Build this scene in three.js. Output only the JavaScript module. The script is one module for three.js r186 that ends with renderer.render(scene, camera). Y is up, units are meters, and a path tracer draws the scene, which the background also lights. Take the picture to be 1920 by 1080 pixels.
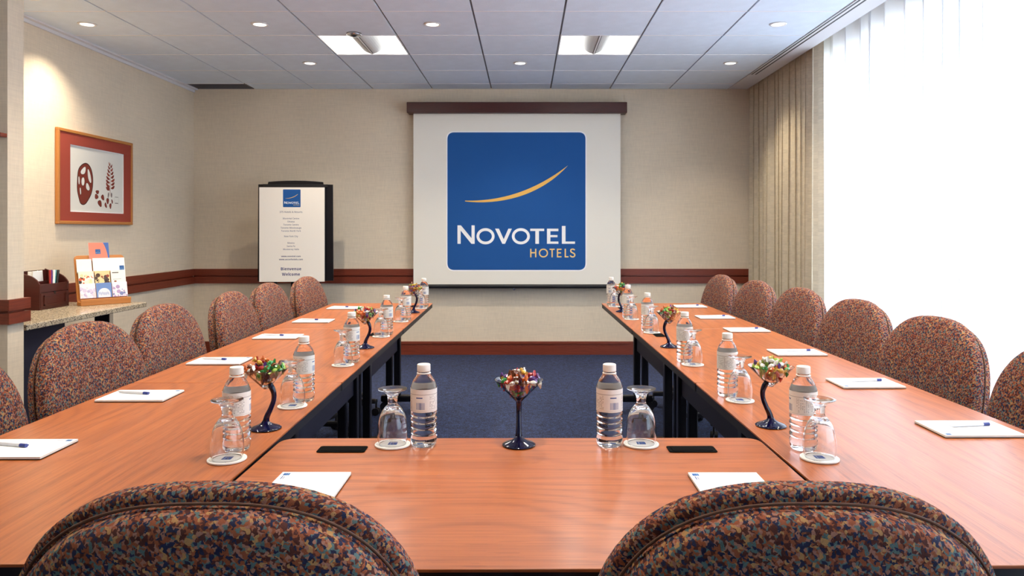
import * as THREE from 'three';
import { RoundedBoxGeometry } from 'three/addons/geometries/RoundedBoxGeometry.js';
import { mergeGeometries } from 'three/addons/utils/BufferGeometryUtils.js';
import { RectAreaLightUniformsLib } from 'three/addons/lights/RectAreaLightUniformsLib.js';

// ---------------------------------------------------------------- camera, sky, exposure
const scene = new THREE.Scene();
const renderer = new THREE.WebGLRenderer({ antialias: true });
renderer.toneMapping = THREE.LinearToneMapping;
renderer.toneMappingExposure = 1.36;
renderer.shadowMap.enabled = true;
RectAreaLightUniformsLib.init();

const FOCAL = 1394;                                   // pixels of a 1080-pixel-high frame
const camera = new THREE.PerspectiveCamera(2 * Math.atan(540 / FOCAL) * 180 / Math.PI, 16 / 9, 0.05, 60);
camera.position.set(0, 1.28, 0);
camera.lookAt(0, 1.28, -5);
camera.setViewOffset(1920, 1080, -25, 108, 1920, 1080);   // shifted lens: horizon above the middle, verticals stay vertical
scene.background = new THREE.Color().setRGB(3.9, 4.5, 5.3);  // bright overcast daylight outside the window
const DOWNLIGHT = 5.4, TROFFER = 15;                 // candela of a downlight, radiance of a ceiling panel

// ---------------------------------------------------------------- helpers
let seed = 12345;
const rnd = () => { seed = (seed * 1664525 + 1013904223) >>> 0; return seed / 4294967296; };
const reseed = (s) => { seed = s >>> 0; };
const used = {};
function numbered(name) {
  if (used[name] === undefined) { used[name] = 0; return name; }
  used[name]++; return name + '_' + String(used[name]).padStart(3, '0');
}
const V = (x, y, z) => new THREE.Vector3(x, y, z);
function part(name, geo, mat, parent, label) {
  const m = new THREE.Mesh(geo, mat); m.name = name; parent.add(m);
  if (label) m.userData.label = label;
  return m;
}
function tag(o, label, category, group) { o.userData.label = label; o.userData.category = category; if (group) o.userData.group = group; return o; }
function thing(name, label, category, pos = [0, 0, 0], turn = 0, group) {
  const g = new THREE.Group(); g.name = numbered(name); g.position.set(...pos); g.rotation.y = turn; scene.add(g);
  return tag(g, label, category, group);
}
function single(name, geo, mat, label, category, pos = [0, 0, 0], turn = 0, group) {
  const m = new THREE.Mesh(geo, mat); m.name = numbered(name); m.position.set(...pos); m.rotation.y = turn; scene.add(m);
  return tag(m, label, category, group);
}
function copy(o, name, label, pos, turn = 0, group) {
  const c = o.clone(); c.name = numbered(name); c.position.set(...pos); c.rotation.set(0, turn, 0); scene.add(c);
  c.userData = { ...o.userData, label }; if (group) c.userData.group = group;
  return c;
}
function struct(name, geo, mat, label, parent = scene) {
  const m = geo ? new THREE.Mesh(geo, mat) : new THREE.Group(); m.name = name; m.userData.kind = 'structure';
  if (label) { m.userData.label = label; m.userData.category = name.split('_')[0]; }
  parent.add(m); return m;
}
const box = (w, h, d, x = 0, y = 0, z = 0) => new THREE.BoxGeometry(w, h, d).translate(x, y, z);
const rbox = (w, h, d, r, x = 0, y = 0, z = 0) => new RoundedBoxGeometry(w, h, d, 2, r).translate(x, y, z);
const span = (x0, x1, y0, y1, z0, z1) => box(x1 - x0, y1 - y0, z1 - z0, (x0 + x1) / 2, (y0 + y1) / 2, (z0 + z1) / 2);
const cyl = (r0, r1, h, n = 24, x = 0, y = 0, z = 0) => new THREE.CylinderGeometry(r0, r1, h, n).translate(x, y, z);
const join = (list) => mergeGeometries(list.map((g) => { const n = g.index ? g.toNonIndexed() : g; for (const k of Object.keys(n.attributes)) if (!['position', 'normal', 'uv'].includes(k)) n.deleteAttribute(k); return n; }));
const lathe = (pts, n = 40) => new THREE.LatheGeometry(pts.map(([r, y]) => new THREE.Vector2(r, y)), n);
// box-projected uv in metres, from positions and normals
function metricUV(geo) {
  const g = geo.index ? geo.toNonIndexed() : geo, p = g.attributes.position, n = g.attributes.normal, uv = new Float32Array(p.count * 2);
  for (let i = 0; i < p.count; i += 3) {
    let ax = 0, ay = 0, az = 0;
    for (let k = 0; k < 3; k++) { ax += Math.abs(n.getX(i + k)); ay += Math.abs(n.getY(i + k)); az += Math.abs(n.getZ(i + k)); }
    for (let k = 0; k < 3; k++) {
      const j = i + k;
      const [u, v] = ax >= ay && ax >= az ? [p.getZ(j), p.getY(j)] : ay >= az ? [p.getX(j), p.getZ(j)] : [p.getX(j), p.getY(j)];
      uv[2 * j] = u; uv[2 * j + 1] = v;
    }
  }
  g.setAttribute('uv', new THREE.BufferAttribute(uv, 2)); return g;
}
function swapUV(g) { const u = g.attributes.uv; for (let i = 0; i < u.count; i++) u.setXY(i, u.getY(i), u.getX(i)); return g; }
// tube along a path with a radius at each point, closed at both ends
function sweep(pts, radii, nSide = 14, nAlong = 28) {
  const curve = new THREE.CatmullRomCurve3(pts.map((p) => V(...p))), fr = curve.computeFrenetFrames(nAlong, false);
  const pos = [], idx = [], uv = [];
  const rad = (t) => { const f = t * (radii.length - 1), i = Math.min(radii.length - 2, Math.floor(f)); return radii[i] + (radii[i + 1] - radii[i]) * (f - i); };
  for (let i = 0; i <= nAlong; i++) {
    const t = i / nAlong, c = curve.getPoint(t), r = rad(t), N = fr.normals[i], B = fr.binormals[i];
    for (let k = 0; k <= nSide; k++) {
      const a = k / nSide * 2 * Math.PI;
      pos.push(c.x + r * (Math.cos(a) * N.x + Math.sin(a) * B.x), c.y + r * (Math.cos(a) * N.y + Math.sin(a) * B.y), c.z + r * (Math.cos(a) * N.z + Math.sin(a) * B.z));
      uv.push(k / nSide, t);
    }
  }
  const w = nSide + 1;
  for (let i = 0; i < nAlong; i++) for (let k = 0; k < nSide; k++) { const a = i * w + k, b = a + w; idx.push(a, a + 1, b, a + 1, b + 1, b); }
  for (const [i, flip] of [[0, true], [nAlong, false]]) {
    const c = curve.getPoint(i / nAlong), ci = pos.length / 3; pos.push(c.x, c.y, c.z); uv.push(0.5, 0.5);
    for (let k = 0; k < nSide; k++) { const a = i * w + k; flip ? idx.push(ci, a + 1, a) : idx.push(ci, a, a + 1); }
  }
  const g = new THREE.BufferGeometry();
  g.setAttribute('position', new THREE.Float32BufferAttribute(pos, 3)); g.setAttribute('uv', new THREE.Float32BufferAttribute(uv, 2)); g.setIndex(idx); g.computeVertexNormals();
  return g;
}
// cushion: an outline in x, y swelling to depth front (towards -z) and back (towards +z), with rounded rim
function cushion(outline, [cx, cy], front, back, nPow = 4, rings = 9, main = 'front') {
  const N = outline.length, pos = [], uv = [], idx = [];
  const prof = []; for (let i = 0; i <= rings; i++) { const a = i / rings * Math.PI / 2; prof.push([Math.pow(Math.cos(a), 2 / nPow), Math.pow(Math.sin(a), 2 / nPow)]); }
  const reach = outline.map(([x, y]) => Math.hypot(x - cx, y - cy));
  // length along the surface from the centre of a side to ring i, so that the cloth keeps its scale round the rim
  const along = (T) => reach.map((r) => { const l = new Array(rings + 1).fill(0); for (let i = rings - 1; i >= 0; i--) l[i] = l[i + 1] + Math.hypot(r * (prof[i][0] - prof[i + 1][0]), T * (prof[i][1] - prof[i + 1][1])); return l; });
  const lf = along(front), lb = along(back), near = main === 'front' ? lf : lb, far = main === 'front' ? lb : lf;
  const add = (i, T, isMain) => {
    const i0 = pos.length / 3, [s, zz] = prof[i];
    outline.forEach(([x, y], k) => {
      const l = isMain ? near[k][i] : near[k][0] + far[k][0] - far[k][i], dx = (x - cx) / reach[k], dy = (y - cy) / reach[k];
      pos.push(cx + s * (x - cx), cy + s * (y - cy), zz * T); uv.push(cx + dx * l, cy + dy * l);
    });
    return i0;
  };
  const link = (a, b, flip) => { for (let k = 0; k < N; k++) { const n = (k + 1) % N; flip ? idx.push(a + k, b + k, a + n, a + n, b + k, b + n) : idx.push(a + k, a + n, b + k, a + n, b + n, b + k); } };
  const rim = add(0, 0, true);
  for (const [T, flip, isMain] of [[-front, true, main === 'front'], [back, false, main !== 'front']]) {
    let prev = rim;
    for (let i = 1; i < rings; i++) { const r = add(i, T, isMain); link(prev, r, flip); prev = r; }
    const c = pos.length / 3; pos.push(cx, cy, T); uv.push(cx, cy);
    for (let k = 0; k < N; k++) { const n = (k + 1) % N; flip ? idx.push(prev + k, c, prev + n) : idx.push(prev + k, prev + n, c); }
  }
  const g = new THREE.BufferGeometry();
  g.setAttribute('position', new THREE.Float32BufferAttribute(pos, 3)); g.setAttribute('uv', new THREE.Float32BufferAttribute(uv, 2)); g.setIndex(idx); g.computeVertexNormals();
  return g;
}
function deform(g, f) { const p = g.attributes.position; for (let i = 0; i < p.count; i++) { const v = f(p.getX(i), p.getY(i), p.getZ(i)); p.setXYZ(i, v[0], v[1], v[2]); } g.computeVertexNormals(); return g; }
function rrect(w, h, r) {
  const s = new THREE.Shape(), x = w / 2, y = h / 2;
  s.moveTo(-x + r, -y); s.lineTo(x - r, -y); s.quadraticCurveTo(x, -y, x, -y + r); s.lineTo(x, y - r); s.quadraticCurveTo(x, y, x - r, y);
  s.lineTo(-x + r, y); s.quadraticCurveTo(-x, y, -x, y - r); s.lineTo(-x, -y + r); s.quadraticCurveTo(-x, -y, -x + r, -y); return s;
}
const extr = (shape, depth, bevel = 0, cs = 6) => new THREE.ExtrudeGeometry(shape, bevel ? { depth: depth - 2 * bevel, bevelEnabled: true, bevelThickness: bevel, bevelSize: bevel, bevelOffset: -bevel, bevelSegments: 2, curveSegments: cs } : { depth, bevelEnabled: false, curveSegments: cs });

// ---------------------------------------------------------------- textures
function hash2(x, y, s) { let h = (x * 374761393 + y * 668265263 + s * 974634541) | 0; h = Math.imul(h ^ (h >>> 13), 1274126177); h ^= h >>> 16; return (h >>> 0) / 4294967296; }
function vnoise(x, y, px, py, s) {                       // tileable value noise, periods px, py
  const xi = Math.floor(x), yi = Math.floor(y), fx = x - xi, fy = y - yi, u = fx * fx * (3 - 2 * fx), v = fy * fy * (3 - 2 * fy);
  const m = (a, p) => ((a % p) + p) % p, x0 = m(xi, px), x1 = m(xi + 1, px), y0 = m(yi, py), y1 = m(yi + 1, py);
  return (hash2(x0, y0, s) * (1 - u) + hash2(x1, y0, s) * u) * (1 - v) + (hash2(x0, y1, s) * (1 - u) + hash2(x1, y1, s) * u) * v;
}
function makeTex(w, h, f, { srgb = true, size = [1, 1] } = {}) {
  const d = new Uint8Array(w * h * 4);
  for (let j = 0; j < h; j++) for (let i = 0; i < w; i++) {
    const c = f(i / w, j / h, i, j), k = 4 * (j * w + i);
    for (let q = 0; q < 3; q++) d[k + q] = Math.max(0, Math.min(255, typeof c === 'number' ? c : c[q])); d[k + 3] = 255;
  }
  const t = new THREE.DataTexture(d, w, h, THREE.RGBAFormat); t.wrapS = t.wrapT = THREE.RepeatWrapping; t.magFilter = THREE.LinearFilter; t.minFilter = THREE.LinearFilter;
  if (srgb) t.colorSpace = THREE.SRGBColorSpace; t.repeat.set(1 / size[0], 1 / size[1]); t.needsUpdate = true; return t;
}
const mixc = (a, b, t) => [a[0] + (b[0] - a[0]) * t, a[1] + (b[1] - a[1]) * t, a[2] + (b[2] - a[2]) * t];
function woodTex(w, h, light, dark, size, s, contrast = 1) {
  return makeTex(w, h, (u, v) => {
    const warp = vnoise(u * 3, v * 4, 3, 4, s) * 1.6 + vnoise(u * 7, v * 9, 7, 9, s + 1) * 0.5;
    const rings = 0.5 + 0.5 * Math.sin((v * 14 + warp * 2.2) * 2 * Math.PI);
    const fine = vnoise(u * 10, v * 220, 10, 220, s + 2), pore = vnoise(u * 26, v * 420, 26, 420, s + 3), broad = vnoise(u * 2, v * 5, 2, 5, s + 4);
    let t = 0.22 * Math.pow(rings, 3) + 0.30 * fine + 0.18 * broad + (pore > 0.8 ? 0.22 : 0);
    t = 0.5 + (t - 0.36) * contrast;
    return mixc(light, dark, Math.max(0, Math.min(1, t)));
  }, { size });
}
const tableWood = woodTex(1024, 1024, [198, 112, 51], [140, 69, 27], [1.42, 0.74], 3, 1.1);
const trimWood = woodTex(512, 256, [142, 62, 36], [96, 36, 22], [0.9, 0.3], 11, 0.9);
const oakWood = woodTex(512, 256, [205, 140, 72], [165, 100, 45], [0.6, 0.2], 17, 0.9);
const darkWood = woodTex(512, 256, [84, 30, 22], [52, 18, 14], [0.6, 0.2], 23, 0.9);
const fabricTex = (() => {
  const n = 46, pal = [[[156, 84, 52], 0.26], [[84, 38, 30], 0.22], [[190, 142, 88], 0.09], [[172, 118, 98], 0.13], [[92, 116, 114], 0.13], [[30, 36, 70], 0.17]];
  const pick = (r) => { for (const [c, p] of pal) { if (r < p) return c; r -= p; } return pal[0][0]; };
  return makeTex(1024, 1024, (u, v, i, j) => {
    const wx = u * n + (vnoise(u * 60, v * 60, 60, 60, 5) - 0.5) * 1.1, wy = v * n * 1.0 + (vnoise(u * 60, v * 60, 60, 60, 6) - 0.5) * 1.1;
    let best = 9, col = pal[0][0];
    const bx = Math.floor(wx), by = Math.floor(wy), m = (a) => ((a % n) + n) % n;
    for (let y = by - 1; y <= by + 1; y++) for (let x = bx - 1; x <= bx + 1; x++) {
      const cx = x + hash2(m(x), m(y), 7), cy = y + hash2(m(x), m(y), 8), dx = wx - cx, dy = wy - cy, d = dx * dx + dy * dy + 0.5 * dx * dy;
      if (d < best) { best = d; col = pick(hash2(m(x), m(y), 9)); }
    }
    const weave = ((i >> 1) + (j >> 1)) % 2 ? 1.07 : 0.92, g = 0.86 + 0.28 * hash2(i >> 1, j >> 1, 10);
    return [col[0] * weave * g, col[1] * weave * g, col[2] * weave * g];
  }, { size: [0.17, 0.17] });
})();
const fabricBump = makeTex(512, 512, (u, v, i, j) => 128 + ((((i >> 1) + (j >> 1)) % 2) ? 60 : -60) * (0.5 + 0.5 * hash2(i >> 1, j >> 1, 3)), { srgb: false, size: [0.21, 0.21] });
const carpetTex = makeTex(512, 512, (u, v, i, j) => {
  const a = hash2(i >> 1, j >> 1, 21), b = vnoise(u * 70, v * 70, 70, 70, 22), k = 0.55 + 0.8 * a + 0.3 * (b - 0.5);
  return [38 * k, 50 * k, 84 * k];
}, { size: [1.5, 1.5] });
const carpetBump = makeTex(256, 256, (u, v, i, j) => 255 * hash2(i, j, 25), { srgb: false, size: [0.4, 0.4] });
const wallTex = makeTex(512, 512, (u, v) => {
  const k = 1 + 0.035 * (vnoise(u * 12, v * 200, 12, 200, 31) - 0.5) + 0.03 * (vnoise(u * 180, v * 24, 180, 24, 32) - 0.5) + 0.03 * (vnoise(u * 4, v * 4, 4, 4, 33) - 0.5);
  return [228 * k, 213 * k, 189 * k];
}, { size: [1.0, 1.0] });
const wallBump = makeTex(512, 512, (u, v) => 255 * (0.5 * vnoise(u * 14, v * 240, 14, 240, 31) + 0.5 * vnoise(u * 240, v * 30, 240, 30, 32)), { srgb: false, size: [1, 1] });
const tileTex = makeTex(256, 256, (u, v, i, j) => { const k = 1 + 0.03 * (hash2(i, j, 41) - 0.5) + 0.02 * (vnoise(u * 9, v * 9, 9, 9, 42) - 0.5); return [224 * k, 237 * k, 251 * k]; }, { size: [0.5, 0.5] });
const graniteTex = makeTex(512, 512, (u, v) => {
  const a = vnoise(u * 90, v * 90, 90, 90, 51), b = vnoise(u * 140, v * 140, 140, 140, 52), c = vnoise(u * 40, v * 40, 40, 40, 53);
  if (a > 0.72) return [72, 68, 66]; if (b > 0.74) return [218, 208, 190]; return mixc([150, 138, 118], [196, 182, 156], c);
}, { size: [0.35, 0.35] });
const drapeTex = makeTex(512, 512, (u, v) => {
  const gx = Math.floor(u * 20), gy = Math.floor(v * 32), k = 0.96 + 0.05 * hash2(gx, gy, 61) + 0.06 * (vnoise(u * 40, v * 260, 40, 260, 62) - 0.5) + (v * 32 - gy < 0.12 ? -0.02 : 0);
  return [208 * k, 196 * k, 172 * k];
}, { size: [0.9, 0.9] });

function canvasTex(w, h, draw) {
  const c = document.createElement('canvas'); c.width = w; c.height = h; const x = c.getContext('2d'); draw(x, w, h);
  const t = new THREE.CanvasTexture(c); t.colorSpace = THREE.SRGBColorSpace; t.magFilter = THREE.LinearFilter; return t;
}
function roundPath(x, a, b, w, h, r) { x.beginPath(); x.moveTo(a + r, b); x.lineTo(a + w - r, b); x.quadraticCurveTo(a + w, b, a + w, b + r); x.lineTo(a + w, b + h - r); x.quadraticCurveTo(a + w, b + h, a + w - r, b + h); x.lineTo(a + r, b + h); x.quadraticCurveTo(a, b + h, a, b + h - r); x.lineTo(a, b + r); x.quadraticCurveTo(a, b, a + r, b); x.closePath(); }
// the blue square mark with its swoosh and lettering; the design is laid out on 258 x 257 units
function mark(x, ox, oy, side, border = true) {
  x.save(); x.translate(ox, oy); x.scale(side / 258, side / 258);
  if (border) { x.fillStyle = '#ffffff'; roundPath(x, -2.2, -2.2, 262.4, 261.4, 15); x.fill(); }
  x.fillStyle = '#14559b'; roundPath(x, 0, 0, 258, 257, 13); x.fill();
  x.fillStyle = '#f6c163'; x.beginPath(); x.moveTo(33, 127.4); x.bezierCurveTo(95, 129, 160, 112, 225.5, 61.5); x.bezierCurveTo(172, 121, 96, 136, 33, 129); x.closePath(); x.fill();
  const X = (v) => v / 6.857 - 9, Y = (v) => v / 6.857 + 151;
  const poly = (...p) => { x.beginPath(); for (let i = 0; i < p.length; i += 2) i ? x.lineTo(X(p[i]), Y(p[i + 1])) : x.moveTo(X(p[i]), Y(p[i + 1])); x.closePath(); x.fill(); };
  x.fillStyle = '#ffffff'; x.strokeStyle = '#ffffff';
  poly(190, 155, 235, 155, 370, 318, 370, 155, 411, 155, 411, 392, 368, 392, 232, 224, 232, 392, 190, 392);
  const ring = (cx) => { x.lineWidth = 5.2; x.beginPath(); for (let i = 0; i <= 48; i++) { const a = i / 24 * Math.PI, px = X(cx + 98 * Math.cos(a)), py = Y(295 + 86 * Math.sin(a)); i ? x.lineTo(px, py) : x.moveTo(px, py); } x.closePath(); x.stroke(); };
  ring(550); ring(1003);
  poly(672, 198, 722, 198, 783, 332, 842, 198, 888, 198, 800, 392, 764, 392);
  poly(1122, 198, 1302, 198, 1302, 228, 1235, 228, 1235, 392, 1188, 392, 1188, 228, 1122, 228);
  poly(1337, 198, 1484, 198, 1484, 230, 1381, 230, 1381, 279, 1472, 279, 1472, 308, 1381, 308, 1381, 362, 1484, 362, 1484, 392, 1337, 392);
  poly(1528, 163, 1575, 163, 1575, 362, 1697, 362, 1697, 392, 1528, 392);
  x.strokeStyle = '#f8cf86'; x.lineWidth = 2.5;
  const path = (...p) => { x.beginPath(); for (let i = 0; i < p.length; i += 2) i ? x.lineTo(X(p[i]), Y(p[i + 1])) : x.moveTo(X(p[i]), Y(p[i + 1])); x.stroke(); };
  path(1130, 455, 1130, 565); path(1193, 455, 1193, 565); path(1130, 506, 1193, 506);
  x.beginPath(); for (let i = 0; i <= 36; i++) { const a = i / 18 * Math.PI, px = X(1292 + 51 * Math.cos(a)), py = Y(510 + 49 * Math.sin(a)); i ? x.lineTo(px, py) : x.moveTo(px, py); } x.stroke();
  path(1370, 462, 1436, 462); path(1403, 455, 1403, 565);
  path(1524, 462, 1472, 462, 1472, 558, 1524, 558); path(1472, 508, 1518, 508);
  path(1572, 455, 1572, 558, 1614, 558);
  x.beginPath(); x.moveTo(X(1692), Y(474)); x.bezierCurveTo(X(1680), Y(452), X(1640), Y(455), X(1642), Y(482)); x.bezierCurveTo(X(1645), Y(512), X(1695), Y(505), X(1694), Y(536)); x.bezierCurveTo(X(1692), Y(568), X(1645), Y(566), X(1636), Y(540)); x.stroke();
  x.restore();
}

// ---------------------------------------------------------------- materials
const std = (o) => new THREE.MeshStandardMaterial(o), phys = (o) => new THREE.MeshPhysicalMaterial(o);
const M = {
  wall: std({ map: wallTex, bumpMap: wallBump, bumpScale: 0.0003, roughness: 0.9 }),
  carpet: std({ map: carpetTex, bumpMap: carpetBump, bumpScale: 0.004, roughness: 1 }),
  tile: std({ map: tileTex, roughness: 0.95 }),
  plaster: std({ color: 0xe4e4e6, roughness: 0.9 }),
  runner: std({ color: 0x6f7276, roughness: 0.6 }),
  cross: std({ color: 0xeeeff2, roughness: 0.6 }),
  trimWood: std({ map: trimWood, roughness: 0.45 }),
  darkWood: std({ map: darkWood, roughness: 0.4 }),
  oak: std({ map: oakWood, roughness: 0.45 }),
  fabric: std({ map: fabricTex, bumpMap: fabricBump, bumpScale: 0.0012, roughness: 0.95 }),
  piping: std({ color: 0x604030, roughness: 0.8 }),
  black: std({ color: 0x0d0d14, roughness: 0.5 }),
  blackMetal: std({ color: 0x101018, roughness: 0.4, metalness: 0.4 }),
  navyPanel: std({ color: 0x12142a, roughness: 0.6 }),
  chrome: std({ color: 0xc8c8cc, roughness: 0.2, metalness: 1 }),
  white: std({ color: 0xf2f2f0, roughness: 0.5 }),
  paper: std({ color: 0xf6f6f4, roughness: 0.8 }),
  cap: std({ color: 0xf4f0e6, roughness: 0.45 }),
  granite: std({ map: graniteTex, roughness: 0.2 }),
  drape: std({ map: drapeTex, roughness: 0.95, side: THREE.DoubleSide }),
  sheer: phys({ color: 0xf8fafc, roughness: 1, transmission: 0.5, thickness: 0, side: THREE.DoubleSide }),
  glass: phys({ color: 0xffffff, roughness: 0.02, transmission: 1, thickness: 0.003, ior: 1.48 }),
  water: phys({ color: 0xffffff, roughness: 0.02, transmission: 1, thickness: 0.06, ior: 1.34 }),
  pane: phys({ color: 0xffffff, roughness: 0.0, transmission: 1, thickness: 0, ior: 1.45 }),
  navyGlass: phys({ color: 0x080a30, roughness: 0.08 }),
  grille: std({ color: 0x6b6a6e, roughness: 0.7 }),
  port: phys({ color: 0x050506, roughness: 0.9, specularIntensity: 0.15 }),
  lampGlow: std({ color: 0xffffff, emissive: new THREE.Color().setRGB(1, 0.96, 0.88), emissiveIntensity: 4 }),
  panelGlow: std({ color: 0xffffff, emissive: new THREE.Color().setRGB(0.98, 1, 1), emissiveIntensity: 1.15 }),
  basket: std({ color: 0xd8dad6, roughness: 0.55, metalness: 0.1 }),
};
function topMaterial(du, dv) { const t = tableWood.clone(); t.offset.set(du, dv); t.needsUpdate = true; return phys({ map: t, roughness: 0.42, clearcoat: 0.3, clearcoatRoughness: 0.2 }); }

// ---------------------------------------------------------------- the room
const XL = -3.42, XR = 2.52, ZB = -7.67, ZN = 3.0, H = 2.738;
{
  const floor = struct('floor', metricUV(span(XL - 0.3, XR + 0.3, -0.15, 0, ZB - 0.3, ZN + 0.3)), M.carpet, 'navy blue flecked carpet between the tables');
  struct('wall_back', metricUV(span(XL - 0.2, XR + 0.2, 0, 3.1, ZB - 0.2, ZB)), M.wall, 'beige papered wall behind the projection screen');
  struct('wall_left', metricUV(span(XL - 0.2, XL, 0, 3.1, ZB, ZN)), M.wall, 'beige papered wall with the framed picture');
  struct('wall_near', metricUV(span(XL - 0.2, XR + 0.2, 0, 3.1, ZN, ZN + 0.2)), M.wall, 'beige papered wall at the near end of the room');
  // window wall: sill, head and piers round one long opening
  const wy0 = 0.12, wy1 = 2.71, wz0 = -7.0, wz1 = 1.1;
  struct('wall_right', metricUV(join([span(XR, XR + 0.2, 0, wy0, ZB, ZN), span(XR, XR + 0.2, wy1, 3.1, ZB, ZN), span(XR, XR + 0.2, wy0, wy1, ZB, wz0), span(XR, XR + 0.2, wy0, wy1, wz1, ZN)])), M.wall, 'window wall behind the white sheer curtains');
  const win = struct('window_1', null, null, 'long window behind the white sheer curtains');
  part('window_frame', join([span(XR + 0.05, XR + 0.12, wy0, wy0 + 0.06, wz0, wz1), span(XR + 0.05, XR + 0.12, wy1 - 0.06, wy1, wz0, wz1)]), M.plaster, win);
  for (let k = 0; k <= 6; k++) { const z = wz0 + (wz1 - wz0) * k / 6; part('mullion', span(XR + 0.05, XR + 0.12, wy0, wy1, z - 0.025, z + 0.025), M.plaster, win); }
  for (let k = 0; k < 6; k++) { const a = wz0 + (wz1 - wz0) * k / 6, b = wz0 + (wz1 - wz0) * (k + 1) / 6; part('pane', new THREE.PlaneGeometry(b - a - 0.05, wy1 - wy0 - 0.12).rotateY(-Math.PI / 2).translate(XR + 0.085, (wy0 + wy1) / 2, (a + b) / 2), M.pane, win); }
  // pilaster at the left, with its own rail
  const px1 = -2.80, pz0 = -4.15, pz1 = -4.02;
  struct('wall_pilaster', metricUV(span(XL, px1, 0, H, pz0, pz1)), M.wall, 'beige pilaster standing out beside the granite counter');
  const boards = (x0, x1, z0, z1, y0, y1) => { const m = (y0 + y1) / 2; return [['upper_board', span(x0, x1, m + 0.007, y1, z0, z1)], ['lower_board', span(x0, x1, y0, m - 0.007, z0, z1)]]; };
  // metricUV gives (along, up); the grain of the trim texture runs along u, so uv stays as it is
  const railStraight = (name, list, label) => { const t = struct(name, null, null, label); for (const [n, g] of list) part(n, metricUV(g), M.trimWood, t); return t; };
  const backing = (x0, x1, z0, z1, y0, y1) => ['groove_strip', span(x0, x1, (y0 + y1) / 2 - 0.008, (y0 + y1) / 2 + 0.008, z0, z1)];
  railStraight('trim_1', [...boards(XL, XR, ZB, ZB + 0.022, 0.735, 0.884), backing(XL, XR, ZB, ZB + 0.003, 0.735, 0.884)], 'mahogany chair rail of two boards across the screen wall');
  railStraight('trim_2', [...boards(XL, XL + 0.022, ZB + 0.022, pz0, 0.735, 0.884), backing(XL, XL + 0.003, ZB + 0.022, pz0, 0.735, 0.884)], 'mahogany chair rail of two boards under the framed picture');
  railStraight('trim_3', [...boards(XL, px1 + 0.024, pz0 - 0.024, pz1 + 0.024, 0.773, 0.905), ['groove_strip', span(XL, px1 + 0.004, 0.831, 0.847, pz0 - 0.004, pz1 + 0.004)]], 'mahogany chair rail wrapped round the beige pilaster');
  railStraight('trim_4', [['ledge', rbox(0.66, 0.022, 0.06, 0.004, (XL + px1) / 2 - 0.022, 1.793, pz1 + 0.02)]], 'thin mahogany ledge high on the beige pilaster');
  railStraight('baseboard_back', [['board', span(XL, XR, 0, 0.128, ZB, ZB + 0.018)], ['cap_moulding', span(XL, XR, 0.112, 0.136, ZB, ZB + 0.026)]], 'mahogany baseboard along the screen wall');
  railStraight('baseboard_left', [['board', span(XL, XL + 0.018, 0, 0.128, ZB + 0.03, pz0)], ['cap_moulding', span(XL, XL + 0.026, 0.112, 0.136, ZB + 0.03, pz0)]], 'mahogany baseboard along the picture wall');
  struct('trim_5', join([span(XL, XL + 0.045, H - 0.012, H + 0.02, ZB, pz0), span(XL, XL + 0.012, H - 0.035, H, ZB, pz0)]), M.plaster, 'narrow white angle trim where picture wall meets ceiling');

  // ceiling: slab above, tiles hung in a grid, plain band by the window
  const ceil = struct('ceiling', null, null, 'suspended ceiling of square grey white tiles');
  part('slab', span(XL - 0.2, XR + 0.2, 2.95, 3.1, ZB - 0.2, ZN + 0.2), M.plaster, ceil);
  part('plain_band', join([span(2.096, 2.292, H, H + 0.03, ZB, ZN), span(2.27, 2.292, H + 0.03, 2.95, ZB, ZN)]), M.plaster, ceil, 'plain white band of ceiling by the window');
  part('near_panel', span(XL, 2.096, H, H + 0.03, -2.5, ZN), M.tile, ceil);
  const xs = [], zs = []; for (let k = 0; k <= 9; k++) xs.push(-3.40 + 0.61 * k); for (let k = 0; k <= 8; k++) zs.push(-2.505 - 0.61 * k); zs.push(ZB);
  const troffers = new Set(['3,5', '6,5', '3,1', '6,1']);
  const shapes = {};
  for (let i = 0; i < 9; i++) for (let j = 0; j < zs.length - 1; j++) {
    if (troffers.has(i + ',' + j)) continue;
    if (i === 0 && j === zs.length - 2) continue;     // the air grille
    const d = zs[j] - zs[j + 1] - 0.007, key = d.toFixed(3);
    shapes[key] ??= metricUV(box(0.596, 0.014, d));
    const t = part('ceiling_tile', shapes[key], M.tile, ceil); t.position.set((xs[i] + xs[i + 1]) / 2, H + 0.007, (zs[j] + zs[j + 1]) / 2);
  }
  for (let i = 0; i <= 9; i++) part('main_runner', span(xs[i] - 0.014, xs[i] + 0.014, H + 0.010, H + 0.03, ZB, -2.5), M.runner, ceil);
  for (let j = 0; j < zs.length - 1; j++) for (let i = 0; i < 9; i++) part('cross_tee', span(xs[i] + 0.007, xs[i + 1] - 0.007, H - 0.003, H + 0.02, zs[j] - 0.005, zs[j] + 0.005), M.cross, ceil);

  // air grille in the corner
  const gr = thing('air_grille', 'dark grey air grille in the ceiling corner above the flip chart', 'vent', [-3.095, H, -7.528]);
  part('frame', join([span(-0.298, 0.298, 0, 0.012, -0.138, -0.128), span(-0.298, 0.298, 0, 0.012, 0.128, 0.138), span(-0.298, -0.288, 0, 0.012, -0.128, 0.128), span(0.288, 0.298, 0, 0.012, -0.128, 0.128)]), M.grille, gr);
  part('backing', span(-0.298, 0.298, 0.014, 0.02, -0.138, 0.138), M.grille, gr);
  for (let k = 0; k < 9; k++) part('slat', new THREE.BoxGeometry(0.57, 0.003, 0.02).rotateX(0.6).translate(0, 0.007, -0.11 + k * 0.0275), M.grille, gr);
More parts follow.
